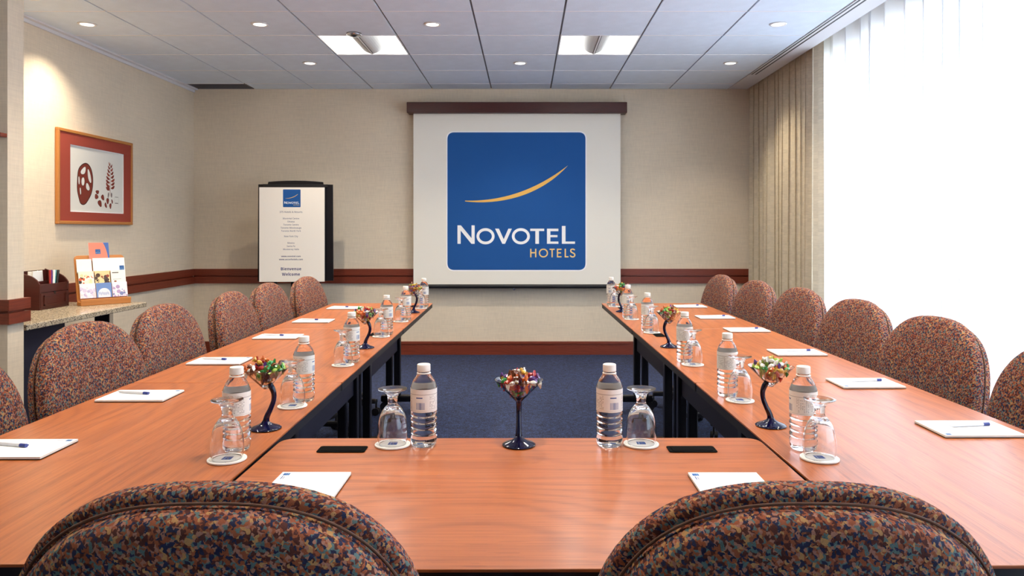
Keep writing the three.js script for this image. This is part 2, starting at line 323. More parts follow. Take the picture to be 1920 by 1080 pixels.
  // slot diffuser along the window band
  const sd = thing('slot_diffuser', 'white linear air diffuser with two black slots along the window', 'vent', [2.132, H, -3.75]);
  part('rail', join([box(0.010, 0.003, 6.4, -0.031, -0.001, 0), box(0.020, 0.003, 6.4, 0, -0.001, 0), box(0.010, 0.003, 6.4, 0.031, -0.001, 0), box(0.072, 0.003, 0.012, 0, -0.001, -3.206), box(0.072, 0.003, 0.012, 0, -0.001, 3.206)]), M.plaster, sd);
  for (const s of [-1, 1]) part('slot', box(0.016, 0.0026, 6.4, 0.018 * s, -0.0005, 0), M.black, sd, 'black slot');
}

// ---------------------------------------------------------------- ceiling lights
{
  const ringGeo = lathe([[0.044, -0.001], [0.044, -0.004], [0.047, -0.008], [0.058, -0.006], [0.062, 0], [0.044, 0]].reverse(), 32);
  const bulbGeo = lathe([[0.0001, -0.007], [0.025, -0.006], [0.0435, -0.002], [0.0435, 0], [0.0001, 0]].reverse(), 24);
  const spots = [[-3.095, -4.64, 'in the ceiling row beside the beige pilaster'], [-3.095, -5.25, 'close to the picture wall in the long row'], [-1.875, -5.25, 'in the long row, second from the picture wall'], [-0.655, -5.25, 'in the long row, third from the picture wall'], [1.785, -5.25, 'in the long row, beside the window curtain'],
    [-1.875, -6.47, 'in the short row in front of the flip chart'], [-0.045, -6.47, 'in the short row in front of the projection screen'], [1.785, -6.47, 'in the short row beside the beige drape'],
    [-1.875, -4.03, ''], [-0.045, -4.03, ''], [1.785, -4.03, ''], [-1.875, -2.81, ''], [-0.045, -2.81, ''], [1.785, -2.81, ''], [-1.875, -1.5, ''], [-0.045, -1.5, ''], [1.785, -1.5, '']];
  for (const [x, z, where] of spots) {
    const d = thing('downlight', where ? 'small round lit downlight ' + where : 'small round lit downlight over the near half of the tables', 'light', [x, H, z], 0, 'ceiling downlights');
    part('trim_ring', ringGeo, M.white, d); part('lamp', bulbGeo, M.lampGlow, d);
    const s = new THREE.SpotLight(new THREE.Color().setRGB(1, 0.86, 0.66), DOWNLIGHT, 0, 1.05, 0.7, 2);
    s.position.set(0, -0.012, 0); s.target.position.set(0, -2, 0); s.castShadow = true; s.shadow.radius = 1.4; d.add(s, s.target);
  }
  for (const [x, z, where] of [[-1.265, -5.86, 'nearer the picture wall'], [0.565, -5.86, 'nearer the window'], [-1.265, -3.42, 'over the tables, nearer the picture wall'], [0.565, -3.42, 'over the tables, nearer the window']]) {
    const t = thing('ceiling_light_panel', 'square white recessed light panel with a curved centre basket, ' + where, 'light', [x, H, z], 0, 'recessed light panels');
    part('housing', join([span(-0.296, 0.296, 0.11, 0.12, -0.3, 0.3), span(-0.3, -0.292, 0, 0.12, -0.3, 0.3), span(0.292, 0.3, 0, 0.12, -0.3, 0.3), span(-0.296, 0.296, 0, 0.12, -0.3, -0.292), span(-0.296, 0.296, 0, 0.12, 0.292, 0.3)]), M.white, t);
    for (const s of [-1, 1]) { const sh = new THREE.Shape(); sh.moveTo(0.105, 0.108); sh.quadraticCurveTo(0.25, 0.10, 0.29, 0.01); sh.lineTo(0.291, 0.109); sh.closePath(); const g = extr(sh, 0.58).translate(0, 0, -0.29); if (s < 0) g.rotateY(Math.PI); part('light_wing', g, M.panelGlow, t, 'glowing white reflector wing'); }
    part('end_glow', join([span(-0.29, 0.29, 0.002, 0.108, -0.2915, -0.289)]), M.panelGlow, t);
    const arc = new THREE.Shape(); for (let k = 0; k <= 20; k++) { const a = Math.PI + k / 20 * Math.PI, px = 0.105 * Math.cos(a), py = 0.107 + 0.104 * Math.sin(a); k ? arc.lineTo(px, py) : arc.moveTo(px, py); }
    arc.closePath(); part('basket', extr(arc, 0.572).translate(0, 0, -0.286), M.basket, t, 'grey curved lamp basket');
    part('spine', join([box(0.012, 0.004, 0.572, 0, 0.001, 0)]), M.white, t);
    for (const s of [-1, 1]) part('spine_gap', box(0.005, 0.003, 0.572, 0.0085 * s, 0.0025, 0), M.black, t);
    for (const s of [-1, 1]) {
      const l = new THREE.RectAreaLight(new THREE.Color().setRGB(1, 0.96, 0.88), TROFFER, 0.16, 0.5);
      l.position.set(0.19 * s, 0.004, 0); l.rotation.x = -Math.PI / 2; t.add(l);
    }
  }
  const sp = thing('ceiling_sprinkler', 'small round dark sprinkler rosette beside the light panel', 'sprinkler', [-1.268, H, -5.50]);
  part('rosette', lathe([[0.0001, -0.008], [0.03, -0.008], [0.038, -0.018], [0.052, -0.016], [0.056, 0], [0.0001, 0]].reverse(), 32), M.chrome, sp);
  part('cap', lathe([[0.0001, -0.016], [0.020, -0.013], [0.026, -0.006], [0.0001, -0.006]].reverse(), 24), M.black, sp);
}

// ---------------------------------------------------------------- curtains
function folds(z0, z1, x0, amp, count, y0, y1, s, n = 260, rows = 8, over = 0.25) {
  reseed(s); const ph = [], wd = []; for (let k = 0; k < count + 2; k++) { ph.push((rnd() - 0.5) * 0.5); wd.push(0.65 + 0.7 * rnd()); }
  const pos = [], uv = [], idx = []; let len = 0, px = 0, pz = 0;
  for (let i = 0; i <= n; i++) {
    const t = i / n, f = t * count, k = Math.floor(f), a = wd[k] + (wd[k + 1] - wd[k]) * (f - k), p = ph[k] + (ph[k + 1] - ph[k]) * (f - k);
    const base = Math.sin(2 * Math.PI * (f + p)), sharp = Math.sign(base) * Math.pow(Math.abs(base), 0.75);
    const z = z0 + (z1 - z0) * t + over * amp * Math.sin(4 * Math.PI * (f + p)), xr = amp * a * sharp;
    if (i) len += Math.hypot(xr - px, z - pz); px = xr; pz = z;
    for (let j = 0; j <= rows; j++) {
      const v = j / rows, y = y0 + (y1 - y0) * v, sway = (1 - v) * 0.2 * amp * Math.sin(f * 1.7 + s);
      pos.push(x0 + xr * (1.05 - 0.15 * v) + sway, y, z + 0.4 * sway); uv.push(len, y);
    }
  }
  for (let i = 0; i < n; i++) for (let j = 0; j < rows; j++) { const a = i * (rows + 1) + j, b = a + rows + 1; idx.push(a, b, a + 1, b, b + 1, a + 1); }
  const g = new THREE.BufferGeometry(); g.setAttribute('position', new THREE.Float32BufferAttribute(pos, 3)); g.setAttribute('uv', new THREE.Float32BufferAttribute(uv, 2)); g.setIndex(idx); g.computeVertexNormals(); return g;
}
single('drape', folds(-7.62, -5.92, 2.352, 0.054, 12, 0.02, 2.90, 5, 420, 8, 0.35), M.drape, 'beige woven drape gathered in folds beside the screen wall', 'curtain');
single('sheer_curtain', folds(-6.25, 1.5, 2.456, 0.032, 36, 0.02, 2.93, 9, 1200, 8, 0.8), M.sheer, 'bright white sheer curtain hanging over the long window', 'curtain');

// ---------------------------------------------------------------- tables
const TOP = 0.75;
const tableMats = [topMaterial(0, 0), topMaterial(0.37, 0.21), topMaterial(0.61, 0.55), topMaterial(0.2, 0.8), topMaterial(0.83, 0.4), topMaterial(0.5, 0.13), topMaterial(0.05, 0.66)];
// local frame: length along x, the sitters' side towards +z, modesty panel towards -z
function makeTable(L, W, radius, mat, label, pos, turn, ports) {
  const t = thing('conference_table', label, 'table', pos, turn, 'tables set in a U');
  part('tabletop', extr(rrect(L, W, radius), 0.006, 0.0015, 8).rotateX(-Math.PI / 2).translate(0, TOP - 0.006, 0), mat, t);
  part('edge_band', extr(rrect(L - 0.004, W - 0.004, radius), 0.027, 0, 8).rotateX(-Math.PI / 2).translate(0, TOP - 0.033, 0), M.black, t, 'black edge band');
  part('modesty_panel', rbox(L - 0.34, 0.285, 0.016, 0.004, 0, 0.573, -0.13), M.navyPanel, t, 'dark navy modesty panel');
  part('support_rail', box(L - 0.22, 0.04, 0.05, 0, 0.696, 0.0), M.blackMetal, t);
  for (const s of [-1, 1]) {
    const x = s * (L / 2 - 0.17), leg = new THREE.Group(); leg.name = 'leg'; leg.position.x = x; t.add(leg);
    part('column', join([rbox(0.05, 0.6, 0.045, 0.006, 0, 0.40, -0.135), rbox(0.05, 0.6, 0.045, 0.006, 0, 0.40, -0.078)]), M.blackMetal, leg);
    part('foot', rbox(0.06, 0.045, 0.30, 0.012, 0, 0.093, -0.17), M.blackMetal, leg);
    for (const e of [-1, 1]) part('castor', cyl(0.036, 0.036, 0.03, 18).rotateZ(Math.PI / 2).translate(0, 0.036, -0.17 + 0.12 * e), M.black, leg);
  }
  for (const [x, z, turned] of ports || []) {
    const p = new THREE.Group(); p.name = 'cable_port'; p.position.set(x, TOP, z); if (turned) p.rotation.y = Math.PI / 2; p.userData.label = 'black cable port'; t.add(p);
    part('rim', extr(rrect(0.116, 0.05, 0.008), 0.0016, 0.0005).rotateX(-Math.PI / 2).translate(0, -0.0002, 0), M.port, p);
    part('flap', extr(rrect(0.098, 0.034, 0.005), 0.0012, 0.0004).rotateX(-Math.PI / 2).translate(0, 0.0010, 0), M.port, p);
  }
  return t;
}
const YAW = 0.0127, ORD = ['first', 'second', 'third', 'fourth', 'fifth', 'sixth'];
const leftEdge = (D) => -0.608 - 0.0127 * D, rightEdge = (D) => 0.625 - 0.0127 * D;
const ranges = [[1.18, 2.597], [2.597, 4.014], [4.014, 5.431]], WID = 0.73;
const whereT = ['at the end by the two turned-away chairs', 'in the middle of its row', 'at the end by the screen'];
ranges.forEach(([a, b], k) => {
  const m = (a + b) / 2, L = b - a - 0.004;
  // left tables: sitters at -x, so local +z points to world -x
  makeTable(L, WID, 0.012, tableMats[k], 'cherry laminate table on the picture wall side, ' + whereT[k], [leftEdge(m) - WID / 2, 0, -m], -Math.PI / 2 + YAW, k === 1 ? [[(2.82 - m), -(WID / 2 - 0.11), false]] : k === 2 ? [[(4.25 - m), -(WID / 2 - 0.10), false]] : []);
  makeTable(L, WID, 0.012, tableMats[k + 3], 'cherry laminate table on the window side, ' + whereT[k], [rightEdge(m) + WID / 2, 0, -m], Math.PI / 2 + YAW, k === 1 ? [[-(2.84 - m), -(WID / 2 - 0.10), false]] : k === 2 ? [[-(4.37 - m), -(WID / 2 - 0.10), false]] : []);
});
makeTable(1.212, 0.737, 0.045, tableMats[6], 'cherry laminate cross table between the two rows, before the turned-away chairs', [-0.011, 0, -1.5355], 0.004, [[-0.431, -0.267, false], [0.415, -0.264, false]]);

// ---------------------------------------------------------------- chairs
function backOutline(scale = 1) {
  const a = 0.285 * scale, h = 0.30, bot = -0.50 + (1 - scale) * 0.5, p = [];
  const half = (y) => y > -h ? a * Math.pow(Math.max(0, 1 - Math.pow((y + h) / h, 2.5)), 1 / 2.5) : a - (a * 0.22) * Math.pow((-h - y) / (0.5 - h), 1.6);
  const top = -(1 - scale) * 0.28, ys = [];
  for (let k = 0; k <= 16; k++) ys.push(bot + (-h - bot) * k / 16);
  for (let k = 1; k < 18; k++) { const q = k / 18 * Math.PI / 2; ys.push(-h + (h + top) * Math.sin(q)); }
  const stretch = (y) => y > -h ? -h + (y + h) * h / (h + top) : y;
  for (const y of ys) p.push([half(stretch(y)), y]);
  p.push([0, top]);
  for (const y of ys.slice().reverse()) p.push([-half(stretch(y)), y]);
  const w = half(bot); for (const q of [-0.7, -0.35, 0, 0.35, 0.7]) p.push([w * q, bot - 0.012 * (1 - q * q)]);
  return p;
}
const LEAN = 0.16, TOPY = 0.957;
const lean = (x, y, z) => { const zz = z - 0.30 * x * x, c = Math.cos(LEAN), s = Math.sin(LEAN); return [x, TOPY + y * c - zz * s, 0.285 + y * s + zz * c]; };
const padGeo = deform(cushion(backOutline(1), [0, -0.25], 0.05, 0.022, 3.4), lean);
const shellGeo = deform(cushion(backOutline(0.94), [0, -0.25], 0.0, 0.052, 4.5, 9, 'back').translate(0, 0, 0.016), lean);
const welt = (() => { const o = backOutline(0.955), pts = o.map(([x, y]) => V(...lean(x, y, 0.021))); return new THREE.TubeGeometry(new THREE.CatmullRomCurve3(pts, true), 140, 0.0021, 6, true); })();
const seatGeo = (() => { const o = []; for (let k = 0; k < 48; k++) { const a = k / 48 * 2 * Math.PI, c = Math.cos(a), s = Math.sin(a), e = 0.55; o.push([0.245 * Math.sign(c) * Math.pow(Math.abs(c), e), 0.235 * Math.sign(s) * Math.pow(Math.abs(s), e)]); } return cushion(o, [0, 0], 0.045, 0.045, 3, 9, 'back').rotateX(Math.PI / 2).translate(0, 0.445, -0.02); })();
function makeChair(label, pos, turn, group) {
  const t = thing('conference_chair', label, 'chair', pos, turn, group);
  const pad = part('back_cushion', padGeo, M.fabric, t);
  const sh = part('back_shell', shellGeo, M.fabric, t); part('piping', welt, M.piping, sh);
  part('seat', seatGeo, M.fabric, t);
  part('seat_pan', rbox(0.4, 0.03, 0.4, 0.012, 0, 0.39, -0.02), M.black, t);
  part('back_bracket', join([rbox(0.07, 0.018, 0.30, 0.006, 0, 0.372, 0.16), rbox(0.07, 0.20, 0.018, 0.006, 0, 0.465, 0.305)]), M.black, t);
  part('gas_lift', join([cyl(0.028, 0.028, 0.16, 18, 0, 0.20, 0), cyl(0.016, 0.016, 0.13, 14, 0, 0.325, 0)]), M.blackMetal, t);
  for (let k = 0; k < 5; k++) {
    const a = k / 5 * 2 * Math.PI + 0.2, leg = part('leg', rbox(0.23, 0.03, 0.045, 0.01, 0.125, 0.095, 0).rotateY(a), M.black, t);
    part('castor', join([cyl(0.026, 0.026, 0.018, 16).rotateX(Math.PI / 2).translate(0.235, 0.026, 0.013), cyl(0.026, 0.026, 0.018, 16).rotateX(Math.PI / 2).translate(0.235, 0.026, -0.013), cyl(0.007, 0.007, 0.06, 8, 0.235, 0.062, 0)]).rotateY(a), M.black, leg);
  }
  return t;
}
const chair0 = makeChair('flecked rust fabric chair seen from behind, at the cross table nearer the picture wall', [-0.413, 0, -1.225], 0.03, 'upholstered conference chairs');
copy(chair0, 'conference_chair', 'flecked rust fabric chair seen from behind, at the cross table nearer the window', [0.365, 0, -1.225], -0.02);
const leftChairs = [[5.19, -1.55, -0.05], [4.57, -1.60, 0], [3.94, -1.575, 0.04], [3.25, -1.60, 0], [2.59, -1.565, -0.06], [1.94, -1.57, 0]];
const rightChairs = [[5.39, 1.45, 0.09], [4.77, 1.515, 0.1], [4.16, 1.575, 0.11], [3.45, 1.58, 0.12], [2.75, 1.56, 0.12], [2.06, 1.57, 0.08]];
leftChairs.forEach(([D, x, r], k) => copy(chair0, 'conference_chair', `flecked rust fabric chair on the picture wall side, ${ORD[k]} from the screen wall`, [x + 0.285, 0, -D], -Math.PI / 2 + r));
rightChairs.forEach(([D, x, r], k) => copy(chair0, 'conference_chair', `flecked rust fabric chair on the window side, ${ORD[k]} from the screen wall`, [x - 0.285, 0, -D], Math.PI / 2 + r));

// ---------------------------------------------------------------- bottles, glasses, coasters
const labelTex = canvasTex(512, 160, (x, w, h) => {
  x.fillStyle = '#f1ece2'; x.fillRect(0, 0, w, h); x.fillStyle = '#9a8f86'; x.fillRect(0, 34, w, 3); x.fillStyle = '#c9bfb4'; x.fillRect(0, h - 10, w, 2);
  for (const o of [0, 256]) {
    x.fillStyle = '#8f8880'; for (let k = 0; k < 12; k++) for (let r = 0; r < 10; r++) if (hash2(k, r + o, 71) > 0.3) x.fillRect(o + 8 + k * 11, 46 + r * 10, 3 + 5 * hash2(k, r, 72), 4);
    x.fillStyle = '#4a5c90'; for (let k = 0; k < 14; k++) x.fillRect(o + 178 + k * 4, 92, 1 + 2 * hash2(k, 3, 73), 48); x.fillRect(o + 178, 54, 40, 8);
  }
});
const labelMat = std({ map: labelTex, roughness: 0.55, side: THREE.DoubleSide });
const bottleGeo = (() => {
  const p = [[0.0001, 0.004], [0.020, 0.003], [0.027, 0.0], [0.031, 0.005], [0.0325, 0.014]];
  for (let k = 0; k < 5; k++) { const y = 0.018 + k * 0.0145; p.push([0.0326, y], [0.0326, y + 0.006], [0.0290, y + 0.0085], [0.0290, y + 0.0110]); }
  p.push([0.0320, 0.088], [0.0320, 0.138], [0.0326, 0.140], [0.0315, 0.146], [0.0255, 0.162], [0.0185, 0.172], [0.0145, 0.177], [0.0135, 0.182], [0.0135, 0.186], [0.0001, 0.186]);
  return lathe(p, 40);
})();
const capGeo = (() => { const g = lathe([[0.0001, 0.2], [0.0150, 0.2], [0.0162, 0.1985], [0.0165, 0.184], [0.0160, 0.1825], [0.0001, 0.1825]], 36); g.scale(1, 1, 1); return g; })();
const sleeveGeo = new THREE.CylinderGeometry(0.0327, 0.0327, 0.055, 40, 1, true).translate(0, 0.1145, 0);
const neckGeo = lathe([[0.0136, 0.1765], [0.0172, 0.1768], [0.0172, 0.179], [0.0136, 0.1795]], 30);
function makeBottle(label, pos, turn, group) {
  const t = thing('water_bottle', label, 'bottle', pos, turn, group);
  const b = part('bottle_body', bottleGeo, M.water, t, 'clear ribbed plastic body full of water'); part('neck_ring', neckGeo, M.cap, b);
  part('cap', capGeo, M.cap, t, 'off white screw cap'); part('label_sleeve', sleeveGeo, labelMat, t, 'pale printed label'); return t;
}
const gobletSolid = (() => {
  const outer = [[0.0335, 0.0], [0.0365, 0.012], [0.0375, 0.028], [0.0355, 0.050], [0.0300, 0.072], [0.0205, 0.089], [0.0125, 0.098], [0.0118, 0.108], [0.0135, 0.118], [0.020, 0.127], [0.034, 0.1335], [0.035, 0.1350], [0.034, 0.1362], [0.010, 0.1350], [0.0001, 0.1345]];
  const inner = [[0.0001, 0.090], [0.010, 0.0885], [0.019, 0.083], [0.0282, 0.070], [0.0338, 0.049], [0.0358, 0.028], [0.0349, 0.012], [0.0320, 0.0]];
  const curve = (a, n) => new THREE.SplineCurve(a.map(([x, y]) => new THREE.Vector2(x, y))).getPoints(n).map((v) => [Math.max(0.0001, v.x), v.y]);
  return lathe([...curve(inner, 26), ...curve(outer, 48)], 48);
})();
function makeGoblet(label, pos, turn, group) { return single('goblet', gobletSolid, M.glass, label, 'glass', pos, turn, group); }
const coasterTex = canvasTex(256, 256, (x, w) => {
  x.fillStyle = '#f6f4ee'; x.fillRect(0, 0, w, w); x.strokeStyle = '#d8d6d0'; x.lineWidth = 2; x.beginPath(); x.arc(128, 128, 112, 0, 7); x.stroke();
  mark(x, 92, 96, 64, false); x.fillStyle = '#3a4a80'; x.fillRect(76, 100, 8, 58);
});
const coasterSide = std({ color: 0xf3f1ea, roughness: 0.8 }), coasterTop = std({ map: coasterTex, roughness: 0.8 });
const coasterGeo = new THREE.CylinderGeometry(0.0435, 0.0435, 0.003, 48).translate(0, 0.0015, 0);
function coaster(label, pos, turn, group) { const m = new THREE.Mesh(coasterGeo, [coasterSide, coasterTop, coasterSide]); m.name = numbered('coaster'); m.position.set(...pos); m.rotation.y = turn; scene.add(m); return tag(m, label, 'coaster', group); }
{
  const L = [[-0.699, 1.80, -0.690, 1.720], [-0.691, 2.32, -0.702, 2.2405], [-0.701, 3.00, -0.717, 2.923], [-0.707, 3.79, -0.720, 3.712], [-0.708, 4.40, -0.724, 4.322], [-0.70, 5.13, -0.712, 5.052]];
  const R = [[0.676, 1.808, 0.684, 1.728], [0.650, 2.392, 0.668, 2.314], [0.645, 3.01, 0.660, 2.932], [0.645, 3.93, 0.655, 3.852], [0.622, 4.51, 0.634, 4.432], [0.606, 5.25, 0.622, 5.173]];
  let bottle = null;
  const put = (bx, bD, gx, gD, where, turn) => {
    const l = 'clear water bottle with white cap, ' + where, bg = 'water bottles on the tables';
    bottle ? copy(bottle, 'water_bottle', l, [bx, TOP, -bD], turn) : bottle = makeBottle(l, [bx, TOP, -bD], turn, bg);
    coaster('round white paper coaster, ' + where, [gx, TOP, -gD], 0, 'paper coasters');
    makeGoblet('clear goblet upside down on its coaster, ' + where, [gx, TOP + 0.003, -gD], 0, 'upturned goblets');
  };
  put(-0.251, 1.838, -0.328, 1.838, 'on the cross table nearer the picture wall', 0.5);
  put(0.208, 1.838, 0.287, 1.842, 'on the cross table nearer the window', 0.9);
  [5, 4, 3, 2, 1, 0].forEach((i, k) => { put(...L[i], `on the picture side, ${ORD[k]} from the screen`, 0.9 + 0.3 * k); put(...R[i], `on the window side, ${ORD[k]} from the screen`, 0.2 + 0.4 * k); });
}

// ---------------------------------------------------------------- candy dishes
const bowlGeo = (() => {
  const o = [[0.0001, 0.105], [0.006, 0.106], [0.010, 0.110], [0.022, 0.122], [0.042, 0.142], [0.0605, 0.161], [0.0610, 0.1618], [0.0595, 0.1612], [0.041, 0.1435], [0.021, 0.1245], [0.008, 0.1135], [0.0001, 0.113]];
  return lathe(o, 44);
})();
const footGeo = lathe([[0.0001, 0], [0.0405, 0], [0.0412, 0.002], [0.036, 0.005], [0.022, 0.010], [0.012, 0.016], [0.008, 0.022], [0.0001, 0.024]], 40);
const stemGeo = sweep([[0, 0.012, 0], [0.003, 0.030, 0], [0.013, 0.052, 0], [0.021, 0.074, 0], [0.022, 0.092, 0], [0.017, 0.108, 0], [0.010, 0.119, 0]], [0.0098, 0.0078, 0.0066, 0.0064, 0.0068, 0.0078, 0.0072], 16, 36);
const candyGeos = [0, 1, 2].map((n) => {
  reseed(300 + n);
  const crumple = (g, k) => { const m = new Map(), p = g.attributes.position; for (let i = 0; i < p.count; i++) { const key = [p.getX(i), p.getY(i), p.getZ(i)].map((v) => v.toFixed(5)).join(); if (!m.has(key)) m.set(key, [1 + k * (rnd() - 0.5), 1 + k * (rnd() - 0.5), 1 + k * (rnd() - 0.5)]); const f = m.get(key); p.setXYZ(i, p.getX(i) * f[0], p.getY(i) * f[1], p.getZ(i) * f[2]); } return g; };
  const b = crumple(new THREE.IcosahedronGeometry(0.0082, 1), 0.3).scale(1.15, 0.85, 0.95);
  const fan = (s) => crumple(new THREE.ConeGeometry(0.0095, 0.012, 8, 1).toNonIndexed(), 0.5).rotateZ(s * Math.PI / 2).scale(1, 1, 0.5).translate(s * 0.0135, 0, 0);
  const g = join([b, fan(1), fan(-1)]); g.computeVertexNormals(); return g;
});
const candyKinds = [['green', 0x2c8a3c], ['red', 0xa81c18], ['gold', 0xd4a83a], ['orange', 0xd86a22], ['white', 0xe8e4da], ['purple', 0x5a2f7a], ['lime', 0x9cc04a], ['brown', 0x6b3a22]].map(([n, c]) => [n, phys({ color: c, roughness: 0.28, metalness: 0.15, clearcoat: 0.7, clearcoatRoughness: 0.15 })]);
{
  let dish = null;
  const dishes = [[-0.016, 1.838, Math.PI / 2, 'on the cross table'],
    [-0.722, 4.80, 0, 'on the picture side, first from the screen'], [-0.724, 3.36, 0, 'on the picture side, second from the screen'], [-0.695, 1.99, 0, 'on the picture side, third from the screen'],
    [0.630, 4.85, Math.PI, 'on the window side, first from the screen'], [0.655, 3.385, Math.PI, 'on the window side, second from the screen'], [0.667, 2.02, Math.PI, 'on the window side, third from the screen']];
  dishes.forEach(([x, D, turn, where], n) => {
    const l = 'cone candy dish on curved navy stem, ' + where;
    if (dish) copy(dish, 'candy_dish', l, [x, TOP, -D], turn);
    else {
      dish = thing('candy_dish', l, 'dish', [x, TOP, -D], turn, 'candy dishes with navy stems');
      part('bowl', bowlGeo, M.glass, dish, 'clear glass cone'); part('stem', stemGeo, M.navyGlass, dish, 'navy glass stem'); part('foot', footGeo, M.navyGlass, dish, 'round navy glass foot');
    }
    reseed(900 + n * 17);
    const layers = [[0.128, 0.006, 3], [0.143, 0.022, 7], [0.157, 0.039, 11], [0.166, 0.030, 8], [0.166, 0.010, 3], [0.178, 0.014, 4]];
    for (const [y, r, c] of layers) for (let k = 0; k < c; k++) {
      const a = (k + 0.6 * rnd()) / c * 2 * Math.PI, rr = r * (0.85 + 0.3 * rnd()), kind = candyKinds[Math.floor(rnd() * candyKinds.length)];
      const m = new THREE.Mesh(candyGeos[k % 3], kind[1]); m.name = numbered('wrapped_candy');
      m.position.set(x + rr * Math.cos(a), TOP + y + 0.004 * (rnd() - 0.5), -D + rr * Math.sin(a)); m.rotation.set((rnd() - 0.5) * 1.0, rnd() * 6.28, (rnd() - 0.5) * 1.1); m.scale.setScalar(0.85 + 0.2 * rnd());
      scene.add(m); tag(m, `${kind[0]} wrapped candy heaped in the dish ${where}`, 'candy', 'candies in the dish ' + where);
    }
  });
}

// ---------------------------------------------------------------- notepads and pens
const padTex = canvasTex(420, 296, (x, w, h) => { x.fillStyle = '#fbfbf9'; x.fillRect(0, 0, w, h); mark(x, w - 44, 12, 28, false); x.fillStyle = '#52608f'; x.fillRect(w - 92, 16, 40, 5); x.fillRect(w - 92, 26, 34, 3); });
const padFace = std({ map: padTex, roughness: 0.8 }), padEdge = std({ color: 0xe9e7e0, roughness: 0.9 });
const padBody = new THREE.BoxGeometry(0.21, 0.005, 0.148).translate(0, 0.0035, 0), padBoard = new THREE.BoxGeometry(0.211, 0.001, 0.149).translate(0, 0.0005, 0);
const penBody = join([cyl(0.0042, 0.0042, 0.10, 12), cyl(0.0042, 0.0012, 0.012, 12, 0, -0.056, 0)]).rotateZ(Math.PI / 2), penCap = join([cyl(0.0047, 0.0047, 0.018, 12, 0, 0.046, 0), box(0.003, 0.026, 0.002, 0, 0.042, 0.0060)]).rotateZ(Math.PI / 2);
const penBlue = std({ color: 0x2a3a86, roughness: 0.35 }), penGrey = std({ color: 0xd4d6de, roughness: 0.3 });
{
  let pad = null, pen = null;
  const put = (x, D, turn, where, pt) => {
    const lp = 'white notepad with blue corner print, ' + where, ln = 'grey and blue pen on the notepad, ' + where;
    if (pad) copy(pad, 'notepad', lp, [x, TOP, -D], turn);
    else { pad = thing('notepad', lp, 'notepad', [x, TOP, -D], turn, 'notepads laid at the places'); const b = new THREE.Mesh(padBody, [padEdge, padEdge, padFace, padEdge, padEdge, padEdge]); b.name = 'sheets'; pad.add(b); part('backing_board', padBoard, M.black, pad, 'thin black backing board'); }
    if (pt === null) return;
    const pos = [x + pt[0], TOP + 0.006 + 0.0043, -D + pt[1]];
    if (pen) copy(pen, 'ballpoint_pen', ln, pos, pt[2]);
    else { pen = thing('ballpoint_pen', ln, 'pen', pos, pt[2], 'pens on the notepads'); part('barrel', penBody, penGrey, pen); part('cap', penCap, penBlue, pen, 'blue cap with clip'); }
  };
  const Ls = [[-1.23, 5.06], [-1.232, 4.33], [-1.225, 3.69], [-1.232, 3.0], [-1.226, 2.37], [-1.228, 1.793]];
  const Rs = [[1.14, 5.16], [1.152, 4.52], [1.172, 3.94], [1.171, 3.21], [1.171, 2.565], [1.178, 1.975]];
  Ls.forEach(([x, D], k) => put(x, D, 0.01, `on the picture side, ${ORD[k]} from the screen`, [-0.03, -0.015, 2.9]));
  Rs.forEach(([x, D], k) => put(x, D, Math.PI + 0.01, `on the window side, ${ORD[k]} from the screen`, [0.012, -0.012, 3.3]));
  put(-0.452, 1.508, Math.PI / 2, 'on the cross table nearer the picture wall', [0, 0.05, 1.4]);
  put(0.426, 1.505, Math.PI / 2, 'on the cross table nearer the window', [0, 0.05, 1.7]);
}

// ---------------------------------------------------------------- projection screen
{
  const W = 2.11, Hs = 1.742, cx = -0.085, z = ZB + 0.092;
  const tex = canvasTex(1600, 1320, (x, w, h) => {
    x.fillStyle = '#f3efe3'; x.fillRect(0, 0, w, h);
    const s = w / 387; mark(x, 63.5 * s, 35 * s, 258 * s);
  });
  const t = thing('projection_screen', 'white pull-down projection screen showing a blue square with a gold swoosh', 'screen', [cx, 0.728, z]);
  const face = std({ map: tex, roughness: 0.85 }), side = std({ color: 0x1a1a1c, roughness: 0.8 });
  const sheet = new THREE.Mesh(new THREE.BoxGeometry(W, Hs, 0.003).translate(0, Hs / 2, 0), [side, side, side, side, face, side]); sheet.name = 'screen_sheet'; t.add(sheet);
  part('case', metricUV(rbox(2.226, 0.108, 0.15, 0.006, 0.0, Hs + 0.052, 0)), M.darkWood, t, 'dark mahogany roller case');
  part('bottom_bar', cyl(0.021, 0.021, W + 0.02, 18).rotateZ(Math.PI / 2).translate(0, -0.018, 0), M.black, t, 'black weight bar');
  part('pull_tab', join([box(0.03, 0.012, 0.012, -0.03, -0.04, 0.012), cyl(0.010, 0.010, 0.004, 14).rotateX(Math.PI / 2).translate(-0.03, -0.05, 0.012)]), M.chrome, t);
}

